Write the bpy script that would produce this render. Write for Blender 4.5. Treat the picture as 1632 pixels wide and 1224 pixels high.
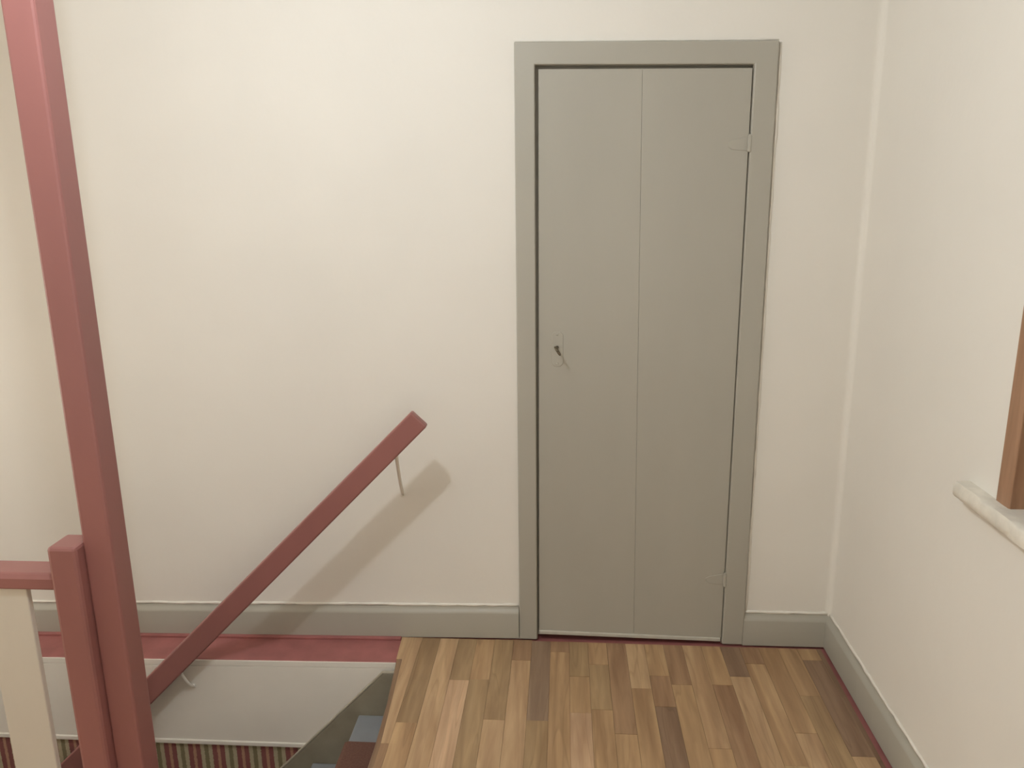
import bpy, bmesh, math, random
from mathutils import Vector, Matrix

random.seed(7)
for o in list(bpy.data.objects):
    bpy.data.objects.remove(o, do_unlink=True)
scene = bpy.context.scene
COL = scene.collection

# ------------------------------------------------------------------ camera
IMG_W = 1632.0
FOCAL_PX = 1245.5
YAW, PITCH, ROLL = 0.0678, 0.2371, -0.0121
cam_data = bpy.data.cameras.new('camera')
cam_data.sensor_fit = 'HORIZONTAL'
cam_data.sensor_width = 36.0
cam_data.lens = 36.0 * FOCAL_PX / IMG_W
cam_data.clip_start = 0.02
cam = bpy.data.objects.new('camera', cam_data)
COL.objects.link(cam)
fwd = Vector((-math.sin(YAW) * math.cos(PITCH), math.cos(YAW) * math.cos(PITCH), -math.sin(PITCH)))
rgt = Vector((math.cos(YAW), math.sin(YAW), 0))
upv = rgt.cross(fwd)
r2 = rgt * math.cos(ROLL) + upv * math.sin(ROLL)
u2 = -rgt * math.sin(ROLL) + upv * math.cos(ROLL)
m = Matrix((r2, u2, -fwd)).transposed().to_4x4()
m.translation = Vector((-0.9334, -2.5367, 1.5585))
cam.matrix_world = m
scene.camera = cam

# ------------------------------------------------------------------ world, lamp, exposure
world = bpy.data.worlds.new('world')
scene.world = world
world.use_nodes = True
world.node_tree.nodes['Background'].inputs[0].default_value = (0.010, 0.012, 0.018, 1)   # night outside
world.node_tree.nodes['Background'].inputs[1].default_value = 1.0

LAMP_POS = Vector((-1.60, -1.47, 2.40))
ld = bpy.data.lights.new('bulb_light', 'POINT')
ld.energy = 46.5
ld.color = (0.875, 0.94, 1.0)
ld.shadow_soft_size = 0.034
lamp_light = bpy.data.objects.new('bulb_light', ld)
COL.objects.link(lamp_light)
lamp_light.location = LAMP_POS

# added fill light without a fixture: bounces off the left wall onto the landing
fd_ = bpy.data.lights.new('left_fill_light', 'AREA')
fd_.shape = 'RECTANGLE'
fd_.size, fd_.size_y = 1.6, 0.5
fd_.energy = 35.5
fd_.color = (1.0, 0.94, 0.86)
left_fill = bpy.data.objects.new('left_fill_light', fd_)
COL.objects.link(left_fill)
left_fill.location = (-3.55, -1.3, 0.9)
left_fill.rotation_euler = (math.radians(90), 0, math.radians(90))   # faces the left wall

# second, weaker added fill, also no fixture: bounces off the wall behind the camera
fd2 = bpy.data.lights.new('rear_fill_light', 'AREA')
fd2.shape = 'RECTANGLE'
fd2.size, fd2.size_y = 0.9, 0.4
fd2.energy = 9.5
fd2.color = (1.0, 0.93, 0.84)
rear_fill = bpy.data.objects.new('rear_fill_light', fd2)
COL.objects.link(rear_fill)
rear_fill.location = (-0.6, -3.2, 1.0)
rear_fill.rotation_euler = (math.radians(90), 0, math.pi)   # faces the wall behind the camera

vs = scene.view_settings
vs.view_transform = 'Standard'
vs.look = 'None'
vs.gamma = 1.0
vs.use_curve_mapping = False
vs.exposure = 0.0

# ------------------------------------------------------------------ materials
def new_mat(name):
    mt = bpy.data.materials.new(name)
    mt.use_nodes = True
    nt = mt.node_tree
    return mt, nt, nt.nodes['Principled BSDF']

def paint(name, col, rough=0.5, var=0.06, scale=6.0, bump=0.0, bump_scale=40.0, bump_dist=0.002, spec=0.5, stretch=(1, 1, 1), col2=None):
    """painted surface: slight tonal variation and fine relief"""
    mt, nt, bs = new_mat(name)
    tc = nt.nodes.new('ShaderNodeTexCoord')
    mp = nt.nodes.new('ShaderNodeMapping')
    mp.inputs['Scale'].default_value = stretch
    nt.links.new(tc.outputs['Object'], mp.inputs['Vector'])
    nz = nt.nodes.new('ShaderNodeTexNoise')
    nz.inputs['Scale'].default_value = scale
    nz.inputs['Detail'].default_value = 4
    nt.links.new(mp.outputs[0], nz.inputs['Vector'])
    rp = nt.nodes.new('ShaderNodeValToRGB')
    rp.color_ramp.elements[0].position = 0.3
    rp.color_ramp.elements[1].position = 0.7
    c2 = col2 or tuple(c * (1 - var) for c in col)
    rp.color_ramp.elements[0].color = (*c2, 1)
    rp.color_ramp.elements[1].color = (*col, 1)
    nt.links.new(nz.outputs['Fac'], rp.inputs['Fac'])
    nt.links.new(rp.outputs['Color'], bs.inputs['Base Color'])
    bs.inputs['Roughness'].default_value = rough
    bs.inputs['Specular IOR Level'].default_value = spec
    if bump:
        n2 = nt.nodes.new('ShaderNodeTexNoise')
        n2.inputs['Scale'].default_value = bump_scale
        n2.inputs['Detail'].default_value = 5
        nt.links.new(mp.outputs[0], n2.inputs['Vector'])
        bp = nt.nodes.new('ShaderNodeBump')
        bp.inputs['Strength'].default_value = bump
        bp.inputs['Distance'].default_value = bump_dist
        nt.links.new(n2.outputs['Fac'], bp.inputs['Height'])
        nt.links.new(bp.outputs[0], bs.inputs['Normal'])
    return mt

M = {}
M['wall'] = paint('wall_plaster', (0.83, 0.80, 0.735), 0.85, 0.03, 2.5, 0.5, 3.5, 0.012, 0.2)
M['panel'] = paint('stairwell_plaster', (0.87, 0.83, 0.75), 0.8, 0.05, 5.0, 0.3, 9.0, 0.004, 0.2)
M['caulk'] = paint('white_caulk', (0.85, 0.815, 0.74), 0.6, 0.05, 30.0, 0.3, 60, 0.002, 0.3)
M['ceil'] = paint('ceiling_white', (0.84, 0.82, 0.77), 0.9, 0.02, 3.0)
M['grey'] = paint('grey_gloss_paint', (0.435, 0.415, 0.355), 0.36, 0.05, 5.0, 0.25, 14.0, 0.0015, 0.4, (1, 1, 0.35))
M['grey_light'] = paint('worn_grey_edge', (0.56, 0.54, 0.47), 0.4, 0.12, 30.0, 0.2, 40, 0.001)
M['red'] = paint('red_gloss_paint', (0.325, 0.136, 0.122), 0.40, 0.10, 7.0, 0.25, 22.0, 0.0012, 0.5, (1, 1, 0.4))
M['red_floor'] = paint('red_floor_paint', (0.40, 0.150, 0.14), 0.5, 0.22, 14.0, 0.3, 40.0, 0.0015, 0.4)
M['white'] = paint('white_gloss_paint', (0.68, 0.635, 0.55), 0.4, 0.05, 9.0, 0.2, 20.0, 0.001, 0.4, (1, 1, 0.3))
M['stringer'] = paint('brown_grey_paint', (0.34, 0.305, 0.225), 0.5, 0.2, 12.0, 0.2, 30.0, 0.001)
M['stringer_edge'] = paint('beige_edge_highlight', (0.52, 0.47, 0.37), 0.6, 0.2, 25.0, 0.2, 40.0, 0.001)  # paler beige paints in the highlight along the stringer's top edge
M['tread'] = paint('blue_grey_floor_paint', (0.27, 0.285, 0.30), 0.35, 0.12, 14.0, 0.3, 50.0, 0.001)
M['runner'] = paint('maroon_runner', (0.20, 0.105, 0.08), 0.95, 0.25, 180.0, 0.8, 300.0, 0.003, 0.1)
M['metal'] = paint('aged_steel', (0.20, 0.17, 0.12), 0.4, 0.4, 60.0)
M['metal'].node_tree.nodes['Principled BSDF'].inputs['Metallic'].default_value = 0.8
M['brass'] = paint('lamp_holder', (0.75, 0.73, 0.68), 0.4, 0.05, 20.0)
M['sill'] = paint('whitewashed_sill', (0.82, 0.775, 0.68), 0.75, 0.20, 22.0, 0.6, 40.0, 0.003, 0.3)
M['dark'] = paint('closet_dark', (0.12, 0.09, 0.07), 0.9)
M['lower_floor'] = paint('lower_floor_boards', (0.30, 0.20, 0.12), 0.5, 0.2, 9.0)

def wood_mat(name, use_object_colour=True, base=(0.36, 0.17, 0.09), grain_axis='Y', rough=0.42):
    mt, nt, bs = new_mat(name)
    oi = nt.nodes.new('ShaderNodeObjectInfo')
    tc = nt.nodes.new('ShaderNodeTexCoord')
    geo = nt.nodes.new('ShaderNodeVectorMath'); geo.operation = 'ADD'
    off = nt.nodes.new('ShaderNodeCombineXYZ')
    mul = nt.nodes.new('ShaderNodeMath'); mul.operation = 'MULTIPLY'; mul.inputs[1].default_value = 37.0
    nt.links.new(oi.outputs['Random'], mul.inputs[0])
    for i in range(3):
        nt.links.new(mul.outputs[0], off.inputs[i])
    nt.links.new(tc.outputs['Object'], geo.inputs[0]); nt.links.new(off.outputs[0], geo.inputs[1])
    mp = nt.nodes.new('ShaderNodeMapping')
    mp.inputs['Scale'].default_value = (1, 0.09, 1) if grain_axis == 'Y' else (1, 1, 0.09)
    nt.links.new(geo.outputs[0], mp.inputs['Vector'])
    n1 = nt.nodes.new('ShaderNodeTexNoise'); n1.inputs['Scale'].default_value = 55; n1.inputs['Detail'].default_value = 5
    n1.inputs['Distortion'].default_value = 0.6
    nt.links.new(mp.outputs[0], n1.inputs['Vector'])
    n2 = nt.nodes.new('ShaderNodeTexNoise'); n2.inputs['Scale'].default_value = 13; n2.inputs['Detail'].default_value = 3
    n2.inputs['Distortion'].default_value = 1.2
    nt.links.new(mp.outputs[0], n2.inputs['Vector'])
    r1 = nt.nodes.new('ShaderNodeValToRGB')
    r1.color_ramp.elements[0].position = 0.25; r1.color_ramp.elements[0].color = (0.80, 0.77, 0.74, 1)
    r1.color_ramp.elements[1].position = 0.75; r1.color_ramp.elements[1].color = (1.10, 1.10, 1.10, 1)
    nt.links.new(n1.outputs['Fac'], r1.inputs['Fac'])
    r2_ = nt.nodes.new('ShaderNodeValToRGB')
    r2_.color_ramp.elements[0].position = 0.30; r2_.color_ramp.elements[0].color = (0.74, 0.68, 0.64, 1)
    r2_.color_ramp.elements[1].position = 0.62; r2_.color_ramp.elements[1].color = (1.06, 1.06, 1.04, 1)
    nt.links.new(n2.outputs['Fac'], r2_.inputs['Fac'])
    m1 = nt.nodes.new('ShaderNodeMix'); m1.data_type = 'RGBA'; m1.blend_type = 'MULTIPLY'; m1.inputs[0].default_value = 1
    m2 = nt.nodes.new('ShaderNodeMix'); m2.data_type = 'RGBA'; m2.blend_type = 'MULTIPLY'; m2.inputs[0].default_value = 1
    nt.links.new(r1.outputs[0], m1.inputs[6]); nt.links.new(r2_.outputs[0], m1.inputs[7])
    nt.links.new(m1.outputs[2], m2.inputs[6])
    if use_object_colour:
        # dark cathedral-grain lines and faint knots on some strips
        mp3 = nt.nodes.new('ShaderNodeMapping'); mp3.inputs['Scale'].default_value = (1, 0.07, 1)
        nt.links.new(geo.outputs[0], mp3.inputs['Vector'])
        n3 = nt.nodes.new('ShaderNodeTexNoise'); n3.inputs['Scale'].default_value = 16; n3.inputs['Detail'].default_value = 1
        nt.links.new(mp3.outputs[0], n3.inputs['Vector'])
        k3 = nt.nodes.new('ShaderNodeMath'); k3.operation = 'MULTIPLY'; k3.inputs[1].default_value = 4.0
        f3 = nt.nodes.new('ShaderNodeMath'); f3.operation = 'FRACT'
        nt.links.new(n3.outputs['Fac'], k3.inputs[0]); nt.links.new(k3.outputs[0], f3.inputs[0])
        r3 = nt.nodes.new('ShaderNodeValToRGB')
        e3 = r3.color_ramp.elements
        e3[0].position = 0.0; e3[0].color = (1, 1, 1, 1)
        e3[1].position = 0.44; e3[1].color = (1.0, 1.0, 1.0, 1)
        q = e3.new(0.50); q.color = (0.70, 0.66, 0.60, 1)
        q = e3.new(0.53); q.color = (1.04, 1.03, 1.0, 1)
        nt.links.new(f3.outputs[0], r3.inputs['Fac'])
        m3 = nt.nodes.new('ShaderNodeMix'); m3.data_type = 'RGBA'; m3.blend_type = 'MULTIPLY'; m3.inputs[0].default_value = 0.5
        nt.links.new(oi.outputs['Color'], m3.inputs[6]); nt.links.new(r3.outputs[0], m3.inputs[7])
        nt.links.new(m3.outputs[2], m2.inputs[7])
    else:
        m2.inputs[7].default_value = (*base, 1)
    nt.links.new(m2.outputs[2], bs.inputs['Base Color'])
    bs.inputs['Roughness'].default_value = rough
    return mt

M['plank'] = wood_mat('laminate_oak')
M['plank_flame'] = wood_mat('laminate_oak_flame')
M['window_wood'] = wood_mat('stained_window_wood', False, (0.40, 0.235, 0.145), 'Z', 0.45)
M['edge_wood'] = wood_mat('floor_edge_wood', False, (0.30, 0.195, 0.12), 'Y', 0.5)

def stripes_mat():
    mt, nt, bs = new_mat('striped_textile')
    tc = nt.nodes.new('ShaderNodeTexCoord')
    sp = nt.nodes.new('ShaderNodeSeparateXYZ')
    nz = nt.nodes.new('ShaderNodeTexNoise'); nz.inputs['Scale'].default_value = 260; nz.inputs['Detail'].default_value = 2
    nt.links.new(tc.outputs['Object'], nz.inputs['Vector'])
    nt.links.new(tc.outputs['Object'], sp.inputs[0])
    jit = nt.nodes.new('ShaderNodeMath'); jit.operation = 'MULTIPLY_ADD'
    jit.inputs[1].default_value = 0.010
    nt.links.new(nz.outputs['Fac'], jit.inputs[0]); nt.links.new(sp.outputs['X'], jit.inputs[2])
    dv = nt.nodes.new('ShaderNodeMath'); dv.operation = 'DIVIDE'; dv.inputs[1].default_value = 0.0905
    nt.links.new(jit.outputs[0], dv.inputs[0])
    fr = nt.nodes.new('ShaderNodeMath'); fr.operation = 'FRACT'
    ad = nt.nodes.new('ShaderNodeMath'); ad.operation = 'ADD'; ad.inputs[1].default_value = 100.08
    nt.links.new(dv.outputs[0], ad.inputs[0]); nt.links.new(ad.outputs[0], fr.inputs[0])
    rp = nt.nodes.new('ShaderNodeValToRGB'); rp.color_ramp.interpolation = 'CONSTANT'
    red = (0.30, 0.125, 0.115); tan = (0.55, 0.32, 0.22); lt = (0.55, 0.48, 0.32); gr = (0.27, 0.235, 0.145)
    stops = [(0.0, tan), (0.12, red), (0.31, lt), (0.47, gr), (0.64, lt), (0.80, red)]
    el = rp.color_ramp.elements
    el[0].position = 0.0; el[0].color = (*tan, 1)
    el[1].position = 0.12; el[1].color = (*red, 1)
    for p, c in stops[2:]:
        e = el.new(p); e.color = (*c, 1)
    nt.links.new(fr.outputs[0], rp.inputs['Fac'])
    nt.links.new(rp.outputs[0], bs.inputs['Base Color'])
    bs.inputs['Roughness'].default_value = 1.0
    bs.inputs['Specular IOR Level'].default_value = 0.05
    bp = nt.nodes.new('ShaderNodeBump'); bp.inputs['Strength'].default_value = 0.9; bp.inputs['Distance'].default_value = 0.004
    nt.links.new(nz.outputs['Fac'], bp.inputs['Height']); nt.links.new(bp.outputs[0], bs.inputs['Normal'])
    return mt
M['stripes'] = stripes_mat()

def glass_mat():
    mt, nt, bs = new_mat('window_glass')
    bs.inputs['Base Color'].default_value = (0.9, 0.95, 0.95, 1)
    bs.inputs['Transmission Weight'].default_value = 1.0
    bs.inputs['Roughness'].default_value = 0.02
    bs.inputs['IOR'].default_value = 1.45
    return mt
M['glass'] = glass_mat()

def bulb_mat():
    mt, nt, bs = new_mat('lit_bulb')
    bs.inputs['Emission Color'].default_value = (1.0, 0.88, 0.7, 1)
    bs.inputs['Emission Strength'].default_value = 6.0
    return mt
M['bulb'] = bulb_mat()

# ------------------------------------------------------------------ mesh helpers
def link(name, bm, mat, parent=None, smooth=False, bevel=0.0, segs=2):
    me = bpy.data.meshes.new(name)
    bmesh.ops.recalc_face_normals(bm, faces=bm.faces[:])
    bm.to_mesh(me); bm.free()
    if smooth:
        for p in me.polygons: p.use_smooth = True
    ob = bpy.data.objects.new(name, me)
    COL.objects.link(ob)
    me.materials.append(M[mat] if isinstance(mat, str) else mat)
    if parent: ob.parent = parent
    if bevel:
        bv = ob.modifiers.new('bevel', 'BEVEL'); bv.width = bevel; bv.segments = segs
        bv.limit_method = 'ANGLE'; bv.angle_limit = math.radians(40)
    return ob

def empty(name, loc=(0, 0, 0), parent=None):
    o = bpy.data.objects.new(name, None); COL.objects.link(o); o.location = loc
    o.empty_display_size = 0.1
    if parent: o.parent = parent
    return o

def tag(o, label=None, cat=None, group=None, kind=None):
    if label: o['label'] = label
    if cat: o['category'] = cat
    if group: o['group'] = group
    if kind: o['kind'] = kind
    return o

def add_box(bm, x0, x1, y0, y1, z0, z1):
    v = [bm.verts.new((x, y, z)) for z in (z0, z1) for y in (y0, y1) for x in (x0, x1)]
    for f in ((0, 2, 3, 1), (4, 5, 7, 6), (0, 1, 5, 4), (2, 6, 7, 3), (0, 4, 6, 2), (1, 3, 7, 5)):
        bm.faces.new([v[i] for i in f])

def add_prism(bm, pts, axis, a, b):
    """polygon pts in the plane across `axis`, extruded from a to b.  axis 'y': pts are (x,z); 'x': (y,z); 'z': (x,y)"""
    def P(p, t):
        return {'y': (p[0], t, p[1]), 'x': (t, p[0], p[1]), 'z': (p[0], p[1], t)}[axis]
    A = [bm.verts.new(P(p, a)) for p in pts]
    B = [bm.verts.new(P(p, b)) for p in pts]
    n = len(pts)
    bm.faces.new(A); bm.faces.new(B[::-1])
    for i in range(n):
        bm.faces.new((A[i], A[(i + 1) % n], B[(i + 1) % n], B[i]))

def add_tube(bm, path, rad, n=8):
    path = [Vector(p) for p in path]
    rings = []
    for i, p in enumerate(path):
        d = (path[min(i + 1, len(path) - 1)] - path[max(i - 1, 0)]).normalized()
        a = d.orthogonal().normalized() if i == 0 else (ref - d * ref.dot(d)).normalized()
        ref = a
        b = d.cross(a)
        r = rad[i] if isinstance(rad, (list, tuple)) else rad
        rings.append([bm.verts.new(p + (a * math.cos(2 * math.pi * k / n) + b * math.sin(2 * math.pi * k / n)) * r) for k in range(n)])
    for r0, r1 in zip(rings, rings[1:]):
        for k in range(n):
            bm.faces.new((r0[k], r0[(k + 1) % n], r1[(k + 1) % n], r1[k]))
    bm.faces.new(rings[0][::-1]); bm.faces.new(rings[-1])

def add_lathe(bm, prof, centre, n=32):
    rings = []
    for r, z in prof:
        rings.append([bm.verts.new((centre[0] + r * math.cos(2 * math.pi * k / n), centre[1] + r * math.sin(2 * math.pi * k / n), centre[2] + z)) for k in range(n)])
    for r0, r1 in zip(rings, rings[1:]):
        for k in range(n):
            bm.faces.new((r0[k], r0[(k + 1) % n], r1[(k + 1) % n], r1[k]))
    bm.faces.new(rings[0][::-1]); bm.faces.new(rings[-1])

def box(name, b, mat, parent=None, bevel=0.0):
    bm = bmesh.new(); add_box(bm, *b)
    return link(name, bm, mat, parent, bevel=bevel)

def prism(name, pts, axis, a, b, mat, parent=None, bevel=0.0):
    bm = bmesh.new(); add_prism(bm, pts, axis, a, b)
    return link(name, bm, mat, parent, bevel=bevel)

# ------------------------------------------------------------------ room shell
XL, YF, ZC = -4.2, -3.7, 2.62        # left wall, wall behind the camera, ceiling
WELL_X = -1.474                       # where the stairwell opening starts
WELL_Y0, WELL_Y1 = -0.165, -0.93      # stairwell opening, from the ledge to the balustrade
ZLOW = -2.62

bm = bmesh.new()
add_box(bm, XL, -1.060, 0, 0.14, -0.02, ZC)
add_box(bm, -0.335, 0.25, 0, 0.14, -0.02, ZC)
add_box(bm, -1.060, -0.335, 0, 0.14, 1.965, ZC)
wall_back = tag(link('wall_back', bm, 'wall'), kind='structure')

# soft plaster fillet where back and right wall meet
bm = bmesh.new()
R_, n_ = 0.022, 8
arc = [(-R_ + R_ * math.sin(t), -R_ + R_ * math.cos(t)) for t in [i * math.pi / 2 / n_ for i in range(n_ + 1)]]
add_prism(bm, [(0.004, 0.004)] + arc, 'z', 0.115, ZC)
link('corner_fillet', bm, 'wall', wall_back, smooth=False)

# right wall with the window opening
WY0, WY1, WZ0, WZ1 = -0.945, -1.80, 0.885, 2.02
bm = bmesh.new()
add_box(bm, 0, 0.25, WY0 + 0.048, 0.0, -0.02, ZC)
add_box(bm, 0, 0.25, YF, WY1 - 0.048, -0.02, ZC)
add_box(bm, 0, 0.25, WY1 - 0.048, WY0 + 0.048, -0.02, WZ0)
add_box(bm, 0, 0.25, WY1 - 0.048, WY0 + 0.048, WZ1 + 0.048, ZC)
wall_right = tag(link('wall_right', bm, 'wall'), kind='structure')
tag(box('wall_left', (XL - 0.12, XL, YF, 0.14, ZLOW, ZC), 'wall'), kind='structure')
tag(box('wall_front', (XL, 0.25, YF - 0.12, YF, -0.02, ZC), 'wall'), kind='structure')
tag(box('ceiling', (XL, 0.25, YF, 0.14, ZC, ZC + 0.1), 'ceil'), kind='structure')

# ---- old red painted floor, with the laminate strips on it
def led(x):                            # the old floor sags to the left
    return -0.008 - max(0.0, (-1.50 - x)) * 0.0135
bm = bmesh.new()
add_box(bm, WELL_X + 0.0, 0.02, YF, 0.10, -0.22, -0.008)
add_box(bm, XL, WELL_X, YF, WELL_Y1, -0.22, -0.008)
floor = tag(link('floor', bm, 'red_floor'), kind='structure')
# ledge between wall and stairwell
bm = bmesh.new()
A = [(XL, led(XL)), (-1.475, led(-1.475))]
add_prism(bm, [(XL, led(XL) - 0.03), (-1.475, led(-1.475) - 0.03), A[1], A[0]], 'y', WELL_Y0, 0.02)
link('ledge_board', bm, 'red_floor', floor, bevel=0.003)
prism('ledge_moulding', [(XL, led(XL) - 0.002), (-1.518, led(-1.518) - 0.002), (-1.518, led(-1.518) + 0.010), (XL, led(XL) + 0.010)], 'y', -0.030, 0.0, 'red_floor', floor, bevel=0.004)

# laminate strips ------------------------------------------------
STRIP = 0.0663
X0 = -1.5065
L_ = (0.541, 0.370, 0.218)    # light tan
P_ = (0.589, 0.399, 0.253)    # pale pinkish
T_ = (0.483, 0.318, 0.176)    # tan
O_ = (0.406, 0.277, 0.153)   # olive tan
B_ = (0.371, 0.232, 0.136)   # brown
D_ = (0.294, 0.191, 0.124)   # dark brown
G_ = (0.300, 0.207, 0.141)   # greyish dark
cols = {
    0: [(0.586, L_), (1.10, B_)],
    1: [(0.490, O_), (1.20, T_)],
    2: [(0.95, L_), (1.3, T_)],
    3: [(0.268, O_), (1.05, P_)],
    4: [(0.262, T_), (0.90, O_), (1.3, T_)],
    5: [(0.464, O_), (1.10, L_)],
    6: [(0.146, B_), (0.98, L_)],
    7: [(0.462, G_), (1.05, O_)],
    8: [(0.090, B_), (0.86, T_)],
    9: [(0.230, O_), (0.418, T_), (1.20, P_)],
    10: [(0.160, T_), (0.400, O_), (1.00, T_)],
    11: [(0.510, B_), (1.15, T_)],
    12: [(0.286, L_), (0.92, T_)],
    13: [(0.215, T_), (0.376, B_), (1.05, D_)],
    14: [(0.260, B_), (0.80, T_)],
    15: [(0.560, L_), (1.15, T_)],
    16: [(0.255, T_), (0.96, B_)],
    17: [(0.206, D_), (0.90, L_)],
    18: [(0.130, B_), (0.62, T_), (1.10, O_)],
    19: [(0.480, T_), (1.00, L_)],
    20: [(0.300, T_), (0.76, O_)],
    21: [(0.100, T_), (0.573, D_), (1.15, L_)],
    22: [(0.640, D_), (1.20, T_)],
}
def back_limit(x):                     # where the strips stop in front of skirting and door
    if x < -1.09: return -0.0215
    if x < -1.03: return -0.020
    if x < -0.375: return -0.024 - 0.006 * (x + 1.03) / 0.65
    return -0.031
def side_limit(y):                     # the strips' uneven edge at the right wall
    return -0.030 - 0.008 * max(0, -y - 0.25) + 0.003 * math.sin(y * 21)
random.seed(11)
def plank(x0, x1, y0, y1, colour):
    """a laminate strip from y0 (back) to y1 (front), x0..x1 with its own tiny offset in height"""
    dz = random.uniform(-0.0004, 0.0003)
    g = 0.00035
    cx, cy = (x0 + x1) / 2, (y0 + y1) / 2
    bm = bmesh.new()
    xr = lambda y: min(x1 - g, side_limit(y)) if x1 > -0.06 else x1 - g
    pts = [(x0 + g - cx, y1 + g - cy), (xr(y1) - cx, y1 + g - cy), (xr(y0) - cx, y0 - g - cy), (x0 + g - cx, y0 - g - cy)]
    add_prism(bm, pts, 'z', -0.0075, 0.0 + dz)
    ob = link('plank', bm, 'plank', floor)
    ob.location = (cx, cy, 0)
    k = random.uniform(0.95, 1.05)
    ob.color = (colour[0] * k, colour[1] * k, colour[2] * k, 1)
    return ob
def edge_plank(pts, colour):
    cx = sum(p[0] for p in pts) / len(pts); cy = sum(p[1] for p in pts) / len(pts)
    bm = bmesh.new()
    add_prism(bm, [(px - cx, py - cy) for px, py in pts], 'z', -0.0075, 0.0)
    ob = link('plank', bm, 'plank', floor)
    ob.location = (cx, cy, 0); ob.color = (*colour, 1)
xr0 = X0 + STRIP - 0.00035
edge_plank([(-1.5165, -0.0215), (xr0, -0.0215), (xr0, -0.5856), (-1.4645, -0.5856), (-1.4880, -0.1605), (-1.5085, -0.1585)], L_)
edge_plank([(-1.4645, -0.5864), (xr0, -0.5864), (xr0, -1.0496), (-1.4630, -1.0496)], B_)
for c, segs in cols.items():
    x0 = X0 + c * STRIP
    x1 = x0 + STRIP
    y = back_limit((x0 + x1) / 2)
    if c == 0:
        y, segs = -1.05, []
    for d, colr in segs:
        plank(x0, x1, y, -d, colr)
        y = -d
    while y > YF + 0.01:
        y2 = max(YF, y - random.uniform(0.7, 1.3))
        plank(x0, x1, y, y2, random.choice((L_, T_, O_, B_, T_, P_)))
        y = y2
# the strips on the far side of the balustrade post and behind the camera
x = X0
while x > XL + 0.02:
    x2 = max(XL, x - STRIP)
    y = WELL_Y1 - 0.13
    while y > YF + 0.01:
        y2 = max(YF, y - random.uniform(1.0, 1.7))
        plank(x2, x, y, y2, random.choice((L_, T_, O_, B_, T_, P_)))
        y = y2
    x = x2

# brown edging strip along the stairwell
def lerp_tab(tab, y):
    for (ya_, va), (yb_, vb) in zip(tab, tab[1:]):
        if yb_ <= y <= ya_:
            return va + (vb - va) * (ya_ - y) / (ya_ - yb_)
    return tab[-1][1]
EDGE_OUT = [(-0.150, -1.5070), (-0.170, -1.5060), (-0.367, -1.4905), (-0.583, -1.4805), (-1.06, -1.4790)]
EDGE_IN = [(-0.150, -1.4885), (-0.161, -1.4880), (-0.587, -1.4645), (-1.06, -1.4630)]
bm = bmesh.new()
secs = []
for y in (-0.159, -0.21, -0.27, -0.33, -0.39, -0.46, -0.52, -0.585, -0.68, -0.80, -0.93, -1.05):
    xo, xi = lerp_tab(EDGE_OUT, y), lerp_tab(EDGE_IN, y)
    j = random.uniform(-0.0008, 0.0008)
    pr = [(xo, -0.0125), (xo - 0.0005 + j, -0.006), (xo + 0.003 + j, -0.0015), (xo + 0.009, 0.0004), (xi - 0.0004, 0.0004), (xi - 0.0004, -0.0125)]
    secs.append([bm.verts.new((px, y, pz)) for px, pz in pr])
prof = pr
for s0, s1 in zip(secs, secs[1:]):
    for k in range(len(prof)):
        bm.faces.new((s0[k], s0[(k + 1) % len(prof)], s1[(k + 1) % len(prof)], s1[k]))
bm.faces.new(secs[0]); bm.faces.new(secs[-1][::-1])
tag(link('trim_1', bm, 'edge_wood', smooth=False), kind='structure', label='brown wooden edging strip along the top of the stairs')

# ------------------------------------------------------------------ skirting boards
SK_T, SK_H = 0.018, 0.118
SKP = [(0.0, 0.0), (-SK_T, 0.0), (-SK_T, 0.094), (-0.0165, 0.0985), (-0.013, 0.103), (-0.0085, 0.108), (-0.005, 0.113), (-0.004, SK_H), (0.0, SK_H)]
def skirting(name, xs, zoff, label, mat='grey'):
    bm = bmesh.new()
    secs = []
    for i, x in enumerate(xs):
        j = random.uniform(-0.0008, 0.0008)
        secs.append([bm.verts.new((x, py + (j if k in (2, 3, 4, 5, 6) else 0), pz + zoff(x) + (j if pz > 0.05 else 0))) for k, (py, pz) in enumerate(SKP)])
    n = len(SKP)
    for s0, s1 in zip(secs, secs[1:]):
        for k in range(n):
            bm.faces.new((s0[k], s0[(k + 1) % n], s1[(k + 1) % n], s1[k]))
    bm.faces.new(secs[0]); bm.faces.new(secs[-1][::-1])
    ob = link(name, bm, mat, smooth=True)
    me = ob.data
    me.set_sharp_from_angle(angle=math.radians(35))
    return tag(ob, label=label, kind='structure')
def frange(a, b, n): return [a + (b - a) * i / n for i in range(n + 1)]
skirting('baseboard_left', frange(XL, -1.0905, 34), lambda x: 0.006 + (x + 1.09) * 0.0165, 'grey skirting board left of the door, running above the stairwell')
skirting('baseboard_middle', frange(-0.2985, 0.0, 5), lambda x: 0.0, 'short grey skirting board between the door and the right wall')
# right wall skirting
bm = bmesh.new()
secs = []
for i in range(25):
    y = 0.0 + (YF) * i / 24
    j = random.uniform(-0.0008, 0.0008)
    secs.append([bm.verts.new((py, y, pz)) for py, pz in SKP])
n = len(SKP)
for s0, s1 in zip(secs, secs[1:]):
    for k in range(n):
        bm.faces.new((s0[k], s0[(k + 1) % n], s1[(k + 1) % n], s1[k]))
bm.faces.new(secs[0]); bm.faces.new(secs[-1][::-1])
ob = link('baseboard_right', bm, 'grey', smooth=True)
ob.data.set_sharp_from_angle(angle=math.radians(35))
tag(ob, kind='structure', label='grey skirting board along the right wall')

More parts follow.
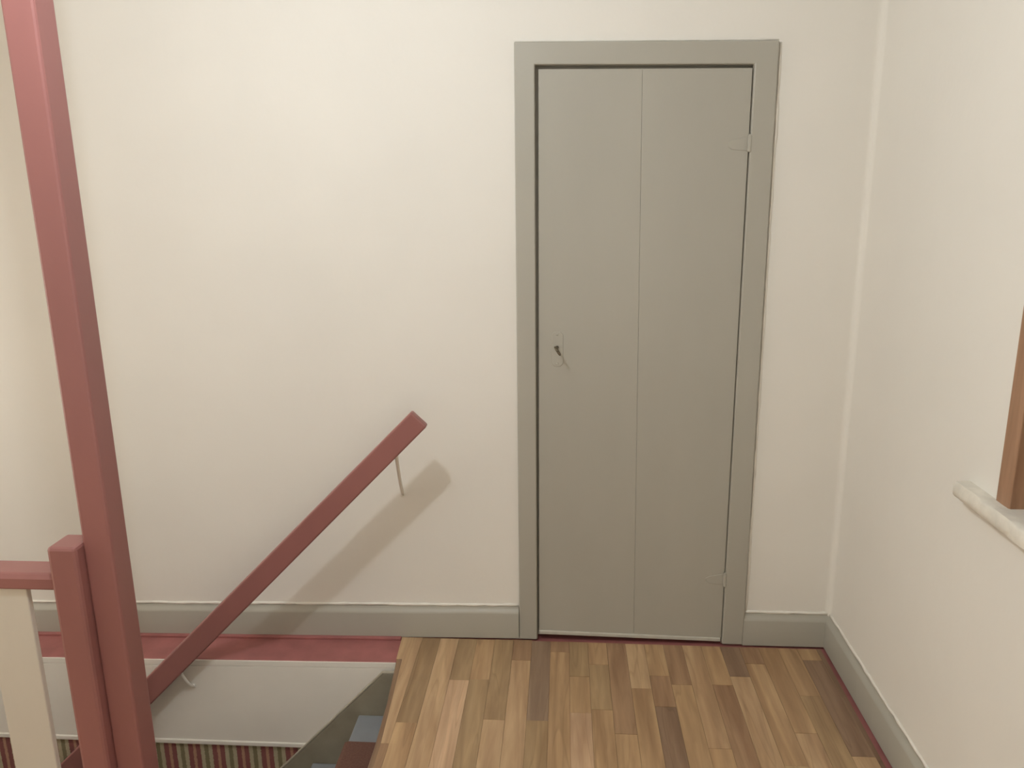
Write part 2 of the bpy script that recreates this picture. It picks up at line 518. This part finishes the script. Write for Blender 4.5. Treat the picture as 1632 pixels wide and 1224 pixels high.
# white filler beads above the skirting and beside the door frame
def bead(path, r0, r1, step, parent):
    P = [Vector(p) for p in path]
    pts, rad = [], []
    for a, b in zip(P, P[1:]):
        n = max(2, int((b - a).length / step))
        for i in range(n):
            t = i / n
            pts.append(a.lerp(b, t) + Vector((random.uniform(-1, 1), 0.3 * random.uniform(-1, 1), random.uniform(-1, 1))) * r0 * 0.3)
            rad.append(random.uniform(r0, r1))
    pts.append(P[-1]); rad.append(r0)
    bm = bmesh.new(); add_tube(bm, pts, rad, 6)
    return link('filler_bead', bm, 'caulk', parent, smooth=True)
bead([(-3.9, -0.001, 0.083), (-1.094, -0.001, 0.1285)], 0.004, 0.0062, 0.03, wall_back)
bead([(-0.290, -0.001, 0.1225), (-0.004, -0.001, 0.1225)], 0.004, 0.0065, 0.02, wall_back)
bead([(-0.2945, -0.001, 1.990), (-0.290, -0.001, 0.125)], 0.003, 0.006, 0.03, wall_back)
bead([(-1.086, -0.001, 2.0105), (-0.30, -0.001, 1.9975)], 0.0015, 0.003, 0.04, wall_back)
bead([(-0.001, -0.01, 0.1225), (-0.001, -3.0, 0.1225)], 0.004, 0.006, 0.03, wall_right)

# ------------------------------------------------------------------ door frame and door
frame = empty('door_frame', (-0.69, 0, 0))
tag(frame, kind='structure', label='grey painted door frame around the narrow cupboard door')
frame.name = 'trim_2'
def part(ob, root):
    """child of an Empty that stands away from the origin: keep world coordinates"""
    ob.parent = root
    ob.matrix_parent_inverse = Matrix.Translation(root.location).inverted()
    return ob
FY = -0.016
part(prism('casing', [(-1.0885, 0.0), (-1.025, 0.0), (-1.0245, 1.9409), (-0.3704, 1.9285), (-0.3691, 0.0), (-0.2975, 0.0), (-0.2961, 0.118), (-0.2985, 0.9), (-0.3016, 1.9928), (-1.0864, 2.0076)], 'y', FY, 0.0, 'grey', bevel=0.004), frame)
# stops that the closed door rests against
part(prism('door_stop', [(-1.0240, 0.0), (-1.000, 0.0), (-1.000, 1.915), (-0.392, 1.903), (-0.392, 0.0), (-0.3700, 0.0), (-0.3712, 1.9283), (-1.0235, 1.9403)], 'y', 0.0215, 0.040, 'grey'), frame)
# linings inside the opening
part(prism('frame_lining', [(-1.060, -0.005), (-1.0240, -0.005), (-1.0235, 1.9405), (-1.060, 1.965)], 'y', 0.0, 0.14, 'grey'), frame)
part(prism('frame_lining', [(-0.3700, -0.005), (-0.335, -0.005), (-0.335, 1.965), (-0.3712, 1.9285)], 'y', 0.0, 0.14, 'grey'), frame)
part(prism('frame_lining', [(-1.060, 1.965), (-1.0235, 1.9400), (-0.3712, 1.9280), (-0.335, 1.965)], 'y', 0.0, 0.14, 'grey'), frame)
# closet behind the door, closed and dark
tag(box('wall_closet', (-1.12, -0.28, 0.14, 0.16, -0.02, 2.05), 'dark'), kind='structure')

door = empty('door_1', (-0.69, 0, 0))
tag(door, kind='structure', label='narrow grey two-board cupboard door with a key in its lock')
DY0, DY1 = -0.0065, 0.020
jt, jb = -0.7000, -0.6797
zt = lambda x: 1.9294 + (x + 1.0134) * (-0.0100 / 0.634)
zb = lambda x: 0.0330 + (x + 1.0134) * (-0.0130 / 0.634)
part(prism('board', [(-1.0178, zb(-1.0178)), (jb - 0.0002, zb(jb)), (jt - 0.0003, zt(jt)), (-1.0134, zt(-1.0134))], 'y', DY0, DY1, 'grey', bevel=0.0007), door)
part(prism('board', [(jb + 0.0002, zb(jb)), (-0.3718, zb(-0.3718)), (-0.3738, zt(-0.3738)), (jt + 0.0003, zt(jt))], 'y', DY0 + 0.0002, DY1, 'grey', bevel=0.0007), door)
# worn lip along the bottom
part(prism('bottom_lip', [(-1.0185, 0.019), (-0.3735, 0.0065), (-0.3735, 0.0205), (-1.0185, 0.0345)], 'y', DY0 - 0.004, DY1, 'grey_light', bevel=0.003), door)
# lock plate under many coats of paint
def plate(pts, y0, y1, name, bev):
    return part(prism(name, pts, 'y', y0, y1, 'grey', bevel=bev), door)
kx, kz = -0.9540, 1.0720
plate([(kx - 0.019, kz - 0.056), (kx - 0.010, kz - 0.066), (kx + 0.010, kz - 0.066), (kx + 0.019, kz - 0.056), (kx + 0.019, kz + 0.040), (kx + 0.010, kz + 0.050), (kx - 0.010, kz + 0.050), (kx - 0.019, kz + 0.040)], DY0 - 0.0018, DY0 + 0.003, 'lock_plate', 0.0016)
for sx, sz in ((0, 0.041), (0, -0.056)):
    bm = bmesh.new(); add_lathe(bm, [(0.0045, 0), (0.0045, 0.0008), (0.002, 0.0018)], (0, 0, 0), 10)
    bmesh.ops.rotate(bm, verts=bm.verts, cent=(0, 0, 0), matrix=Matrix.Rotation(math.pi / 2, 3, 'X'))
    bmesh.ops.translate(bm, verts=bm.verts, vec=(kx + sx, DY0 - 0.0015, kz + sz))
    part(link('screw', bm, 'grey', smooth=False), door)
# painted-over hinges: tapering leaf on the door, knuckle at the edge
def hinge(zc, x_edge, tip):
    root = part(prism('hinge', [(tip, zc - 0.006), (tip + 0.012, zc - 0.016), (x_edge, zc - 0.021), (x_edge, zc + 0.021), (tip + 0.012, zc + 0.011), (tip, zc + 0.004)], 'y', DY0 - 0.0016, DY0 + 0.003, 'grey', bevel=0.0014), door)
    bm = bmesh.new()
    add_tube(bm, [(x_edge + 0.003, DY0 - 0.006, zc - 0.024), (x_edge + 0.003, DY0 - 0.006, zc + 0.024)], 0.0062, 12)
    kn = link('knuckle', bm, 'grey', smooth=False, bevel=0.0015); kn.parent = root
    bm = bmesh.new()
    add_tube(bm, [(x_edge + 0.003, DY0 - 0.006, zc + 0.023), (x_edge + 0.003, DY0 - 0.006, zc + 0.028)], 0.0045, 10)
    kp = link('pin_head', bm, 'grey', smooth=False); kp.parent = root
hinge(1.702, -0.3745, -0.436)
hinge(0.2480, -0.3735, -0.436)

# key: shaft, collar and a flat bow seen nearly end-on
key = empty('key', (kx, DY0, kz))
tag(key, 'small dark metal key sticking out of the grey door', 'key')
KP = Vector((kx - 0.001, DY0, kz))
kd = Vector((0.03, -1.0, -0.04)).normalized()
bm = bmesh.new(); add_tube(bm, [KP - kd * 0.010, KP + kd * 0.048], 0.0033, 10)
part(link('key_shaft', bm, 'metal', smooth=False), key)
bm = bmesh.new(); add_tube(bm, [KP + kd * 0.004, KP + kd * 0.008], 0.0048, 12)
part(link('key_collar', bm, 'metal', smooth=False), key)
bm = bmesh.new()
side = Vector((-0.55, 0, 0.83)).normalized()
ctr = KP + kd * 0.060
pts = []
for i in range(21):
    t = 2 * math.pi * i / 20
    pts.append(ctr + kd * math.cos(t) * 0.0125 + side * math.sin(t) * 0.0145)
add_tube(bm, pts, 0.0032, 8)
part(link('key_bow', bm, 'metal', smooth=True), key)

# ------------------------------------------------------------------ window in the right wall
win = tag(empty('window_1', (0.0, (WY0 + WY1) / 2, WZ0)), kind='structure', label='brown wooden window frame above a whitewashed sill')
part(box('frame_upright', (-0.003, 0.22, WY0, WY0 + 0.052, WZ0 + 0.018, WZ1), 'window_wood', bevel=0.003), win)
part(box('frame_upright', (-0.003, 0.22, WY1 - 0.052, WY1, WZ0 + 0.018, WZ1), 'window_wood', bevel=0.003), win)
part(box('frame_head', (-0.003, 0.22, WY1 - 0.052, WY0 + 0.052, WZ1, WZ1 + 0.052), 'window_wood', bevel=0.003), win)
part(box('frame_bottom', (0.10, 0.22, WY1, WY0, WZ0 + 0.018, WZ0 + 0.055), 'window_wood', bevel=0.003), win)
ym = (WY0 + WY1) / 2
for a, b in ((WY0, ym + 0.002), (ym - 0.002, WY1)):
    zlo, zhi = WZ0 + 0.057, WZ1 - 0.002
    sash = part(box('sash_stile', (0.13, 0.17, a - 0.05, a - 0.002, zlo, zhi), 'window_wood', bevel=0.003), win)
    box('sash_stile', (0.13, 0.17, b + 0.002, b + 0.05, zlo, zhi), 'window_wood', sash, bevel=0.003)
    box('sash_rail', (0.13, 0.17, b + 0.05, a - 0.05, zlo, zlo + 0.055), 'window_wood', sash, bevel=0.003)
    box('sash_rail', (0.13, 0.17, b + 0.05, a - 0.05, zhi - 0.05, zhi), 'window_wood', sash, bevel=0.003)
    box('pane', (0.148, 0.152, b + 0.05, a - 0.05, zlo + 0.055, zhi - 0.05), 'glass', sash)
# sill: rough, many coats of whitewash
bm = bmesh.new()
SY0, SY1 = -0.776, WY1 - 0.17
nx, ny = 3, 60
from mathutils import noise
ring_pts = [(-0.028, -0.011), (-0.034, -0.006), (-0.035, 0.005), (-0.034, 0.021), (-0.031, 0.0265), (-0.015, 0.0275), (0.0, 0.028), (0.0, -0.012)]
secs = []
for i in range(ny + 1):
    y = SY0 + (SY1 - SY0) * i / ny
    s = []
    for k, (px, pz) in enumerate(ring_pts):
        nn = noise.noise_vector(Vector((px * 60, y * 28, pz * 60)))
        a = 0.0028 if px < -0.001 else 0.0
        s.append(bm.verts.new((px + nn.x * a, y + nn.y * a, 0.880 + pz + nn.z * a)))
    secs.append(s)
n = len(ring_pts)
for s0, s1 in zip(secs, secs[1:]):
    for k in range(n):
        bm.faces.new((s0[k], s0[(k + 1) % n], s1[(k + 1) % n], s1[k]))
bm.faces.new(secs[0]); bm.faces.new(secs[-1][::-1])
sill = part(link('window_sill', bm, 'sill', smooth=True), win)
sill.data.set_sharp_from_angle(angle=math.radians(50))
part(box('sill_inner', (0.0, 0.22, WY1, WY0 + 0.0, 0.885, 0.9075), 'sill'), win)

# ------------------------------------------------------------------ stairwell walls below the floor
PY = -0.169                              # face of the pale boarding under the ledge
PZB = -0.342
ws = empty('wall_stairwell', (-2.5, -0.165, ZLOW))
tag(ws, kind='structure', label='stairwell wall below the landing, pale boarding above striped covering')
part(prism('boarding_strip', [(XL, led(XL) - 0.024), (-1.509, led(-1.509) - 0.022), (-1.509, led(-1.509) - 0.0015), (XL, led(XL) - 0.0015)], 'y', PY, PY + 0.004, 'panel', bevel=0.001), ws)
part(prism('boarding', [(XL, PZB), (-1.509, PZB), (-1.509, led(-1.509) - 0.0235), (XL, led(XL) - 0.0255)], 'y', PY - 0.0004, PY + 0.004, 'panel', bevel=0.001), ws)
part(box('boarding_lip', (XL, -1.50, PY - 0.006, PY + 0.004, PZB - 0.018, PZB - 0.0005), 'panel', bevel=0.003), ws)
part(box('striped_covering', (XL, -1.45, PY + 0.0045, PY + 0.012, ZLOW, PZB), 'stripes'), ws)
tag(box('wall_stairwell_near', (XL, -1.45, WELL_Y1 - 0.08, WELL_Y1, ZLOW, -0.221), 'panel'), kind='structure')
tag(box('wall_stairwell_end', (-1.45, -1.41, WELL_Y1, -0.165, ZLOW, -0.221), 'panel'), kind='structure')
tag(box('floor_lower', (XL, -1.40, WELL_Y1 - 0.08, -0.05, ZLOW - 0.1, ZLOW), 'lower_floor'), kind='structure')

# ------------------------------------------------------------------ staircase
RISE, GO, NOS = 0.2035, 0.1795, 0.024
NSTEP = 12
SX = -1.466                              # nosing line at floor level
stair = empty('staircase', (-3.6, -0.55, ZLOW))
tag(stair, 'steep painted staircase with dark runner descending left beside the floor', 'staircase')
SY_A, SY_B = -0.1885, -0.915
# wall stringer with its rounded top edge
sl = 1.030
def stringer(y0, y1, first):
    zx = lambda x: -0.060 + (x + 1.572) * sl
    xe = -3.75
    pts = [(first, -0.040), (-1.552, -0.040), (-1.572, -0.060), (xe, zx(xe)), (xe, zx(xe) - 0.36), (-1.56, -0.060 + (0.012) * sl - 0.36), (first, -0.36)]
    return part(prism('stringer', pts, 'y', y0, y1, 'stringer', bevel=0.004), stair)
stringer(-0.188, -0.1755, -1.500)
zx_ = lambda x: -0.060 + (x + 1.572) * sl
part(prism('stringer_edge', [(-1.500, -0.0398), (-1.5521, -0.0398), (-1.5723, -0.0598), (-3.75, zx_(-3.75) + 0.0003), (-3.75, zx_(-3.75) + 0.0053), (-1.5739, -0.0556), (-1.5536, -0.0352), (-1.500, -0.0352)], 'y', -0.1885, -0.1765, 'stringer_edge'), stair)
stringer(SY_B - 0.012, SY_B - 0.001, -1.500)
for k in range(1, NSTEP + 1):
    xn = SX - GO * k                      # nosing
    z = -RISE * k
    t = part(box('tread', (xn, xn + GO + NOS + 0.012 if k > 1 else -1.475, SY_B, SY_A, z - 0.028, z), 'tread', bevel=0.006), stair)
    part(box('riser', (xn + NOS, xn + NOS + 0.016, SY_B, SY_A, z - RISE, z - 0.028), 'tread'), stair)
part(box('riser', (-1.478, -1.464, SY_B, SY_A, -RISE, -0.02), 'tread'), stair)
# dark runner following treads, nosings and risers
bm = bmesh.new()
path = [(-1.482, -0.05)]
for k in range(1, NSTEP + 1):
    xn = SX - GO * k
    z = -RISE * k
    xb = -1.482 if k == 1 else xn + GO + NOS - 0.003
    path += [(xb, z + 0.020), (xb - 0.012, z + 0.007), (xn + 0.006, z + 0.006), (xn - 0.005, z + 0.001), (xn - 0.006, z - 0.016), (xn + NOS - 0.006, z - 0.036)]
path.append((SX - GO * NSTEP + NOS - 0.006, ZLOW + 0.3))
ya, yb = -0.338, -0.76
th = 0.007
rows = []
for i, (px, pz) in enumerate(path):
    rows.append([bm.verts.new((px, ya + 0.003 * math.sin(i * 2.1), pz)), bm.verts.new((px, yb, pz))])
for a, b in zip(rows, rows[1:]):
    bm.faces.new((a[0], a[1], b[1], b[0]))
run = part(link('runner', bm, 'runner'), stair)
so = run.modifiers.new('thick', 'SOLIDIFY'); so.thickness = 0.006; so.offset = 0
run['label'] = 'dark maroon carpet runner'

# ------------------------------------------------------------------ wall handrail
hr = empty('wall_handrail', (-1.5, 0, 0.54))
tag(hr, 'sloping red wooden handrail held off the cream wall by thin brackets', 'handrail')
RY0, RY1 = -0.222, -0.190
U0, U1 = Vector((-1.407, 0.906)), Vector((-1.968, 0.348))
W0, W1 = Vector((-1.359, 0.859)), Vector((-1.979, 0.234))
ud = (U1 - U0).normalized(); wd = (W1 - W0).normalized()
Uend = U0 + ud * 2.9; Wend = W0 + wd * 2.9
bm = bmesh.new()
add_prism(bm, [tuple(U0), tuple(W0), tuple(Wend), tuple(Uend)], 'y', RY0, RY1)
part(link('rail', bm, 'red', bevel=0.006, segs=3), hr)
def bracket(path, r, foot):
    bm = bmesh.new()
    P = [Vector(p) for p in path]
    # smooth the bent rod
    pts = []
    n = 14
    for i in range(n + 1):
        t = i / n
        a = P[0].lerp(P[1], t); b = P[1].lerp(P[2], t)
        pts.append(a.lerp(b, t))
    add_tube(bm, pts, r, 10)
    b_ = part(link('bracket', bm, 'caulk', smooth=True), hr)
    bm = bmesh.new()
    add_lathe(bm, [(0.009, 0), (0.009, 0.002), (0.006, 0.004)], (0, 0, 0), 20)
    bmesh.ops.rotate(bm, verts=bm.verts, cent=(0, 0, 0), matrix=Matrix.Rotation(math.pi / 2, 3, 'X'))
    bmesh.ops.translate(bm, verts=bm.verts, vec=foot)
    f_ = link('wall_plate', bm, 'wall', smooth=False); f_.parent = b_
bracket([(-1.494, 0.0, 0.545), (-1.480, -0.105, 0.640), (-1.463, -0.206, 0.762)], 0.0056, (-1.494, 0.0, 0.545))
bracket([(-2.240, PY, -0.122), (-2.247, -0.190, -0.112), (-2.262, -0.205, -0.045)], 0.005, (-2.240, PY, -0.122))

# ------------------------------------------------------------------ balustrade and tall post
bal = empty('balustrade', (-2.3, -0.96, 0))
tag(bal, 'low red balustrade with capless newel post and flat white balusters', 'balustrade')
part(box('newel_post', (-2.0855, -2.0177, -1.000, -0.922, 0.0, 0.806), 'red', bevel=0.008), bal)
bm = bmesh.new()
add_prism(bm, [(-0.985, 0.693), (-0.985, 0.720), (-0.977, 0.732), (-0.917, 0.732), (-0.909, 0.724), (-0.909, 0.693)], 'x', XL, -2.0855)
part(link('handrail', bm, 'red', bevel=0.004), bal)
for i in range(9):
    x1 = -2.164 - i * 0.222
    part(box('baluster', (x1 - 0.108, x1, -0.978, -0.963, 0.0, 0.693), 'white', bevel=0.0025), bal)

post = tag(box('support_post', (-2.0175, -1.950, -0.972, -0.903, 0.0, ZC), 'red', bevel=0.006), 'tall square red post reaching from floor to ceiling beside the newel', 'post')

# ------------------------------------------------------------------ ceiling lamp above the frame
lamp = tag(empty('ceiling_lamp', (LAMP_POS.x, LAMP_POS.y, ZC)), 'bare round bulb in a plain white holder under the ceiling', 'lamp')
bm = bmesh.new(); add_lathe(bm, [(0.045, 0.0), (0.045, -0.018), (0.022, -0.035), (0.022, -0.13), (0.026, -0.15), (0.018, -0.155)], (LAMP_POS.x, LAMP_POS.y, ZC), 24)
part(link('lamp_holder', bm, 'brass', smooth=False), lamp)
bm = bmesh.new(); bmesh.ops.create_icosphere(bm, subdivisions=3, radius=0.014); bmesh.ops.translate(bm, verts=bm.verts, vec=LAMP_POS)
part(link('bulb', bm, 'bulb', smooth=True), lamp)
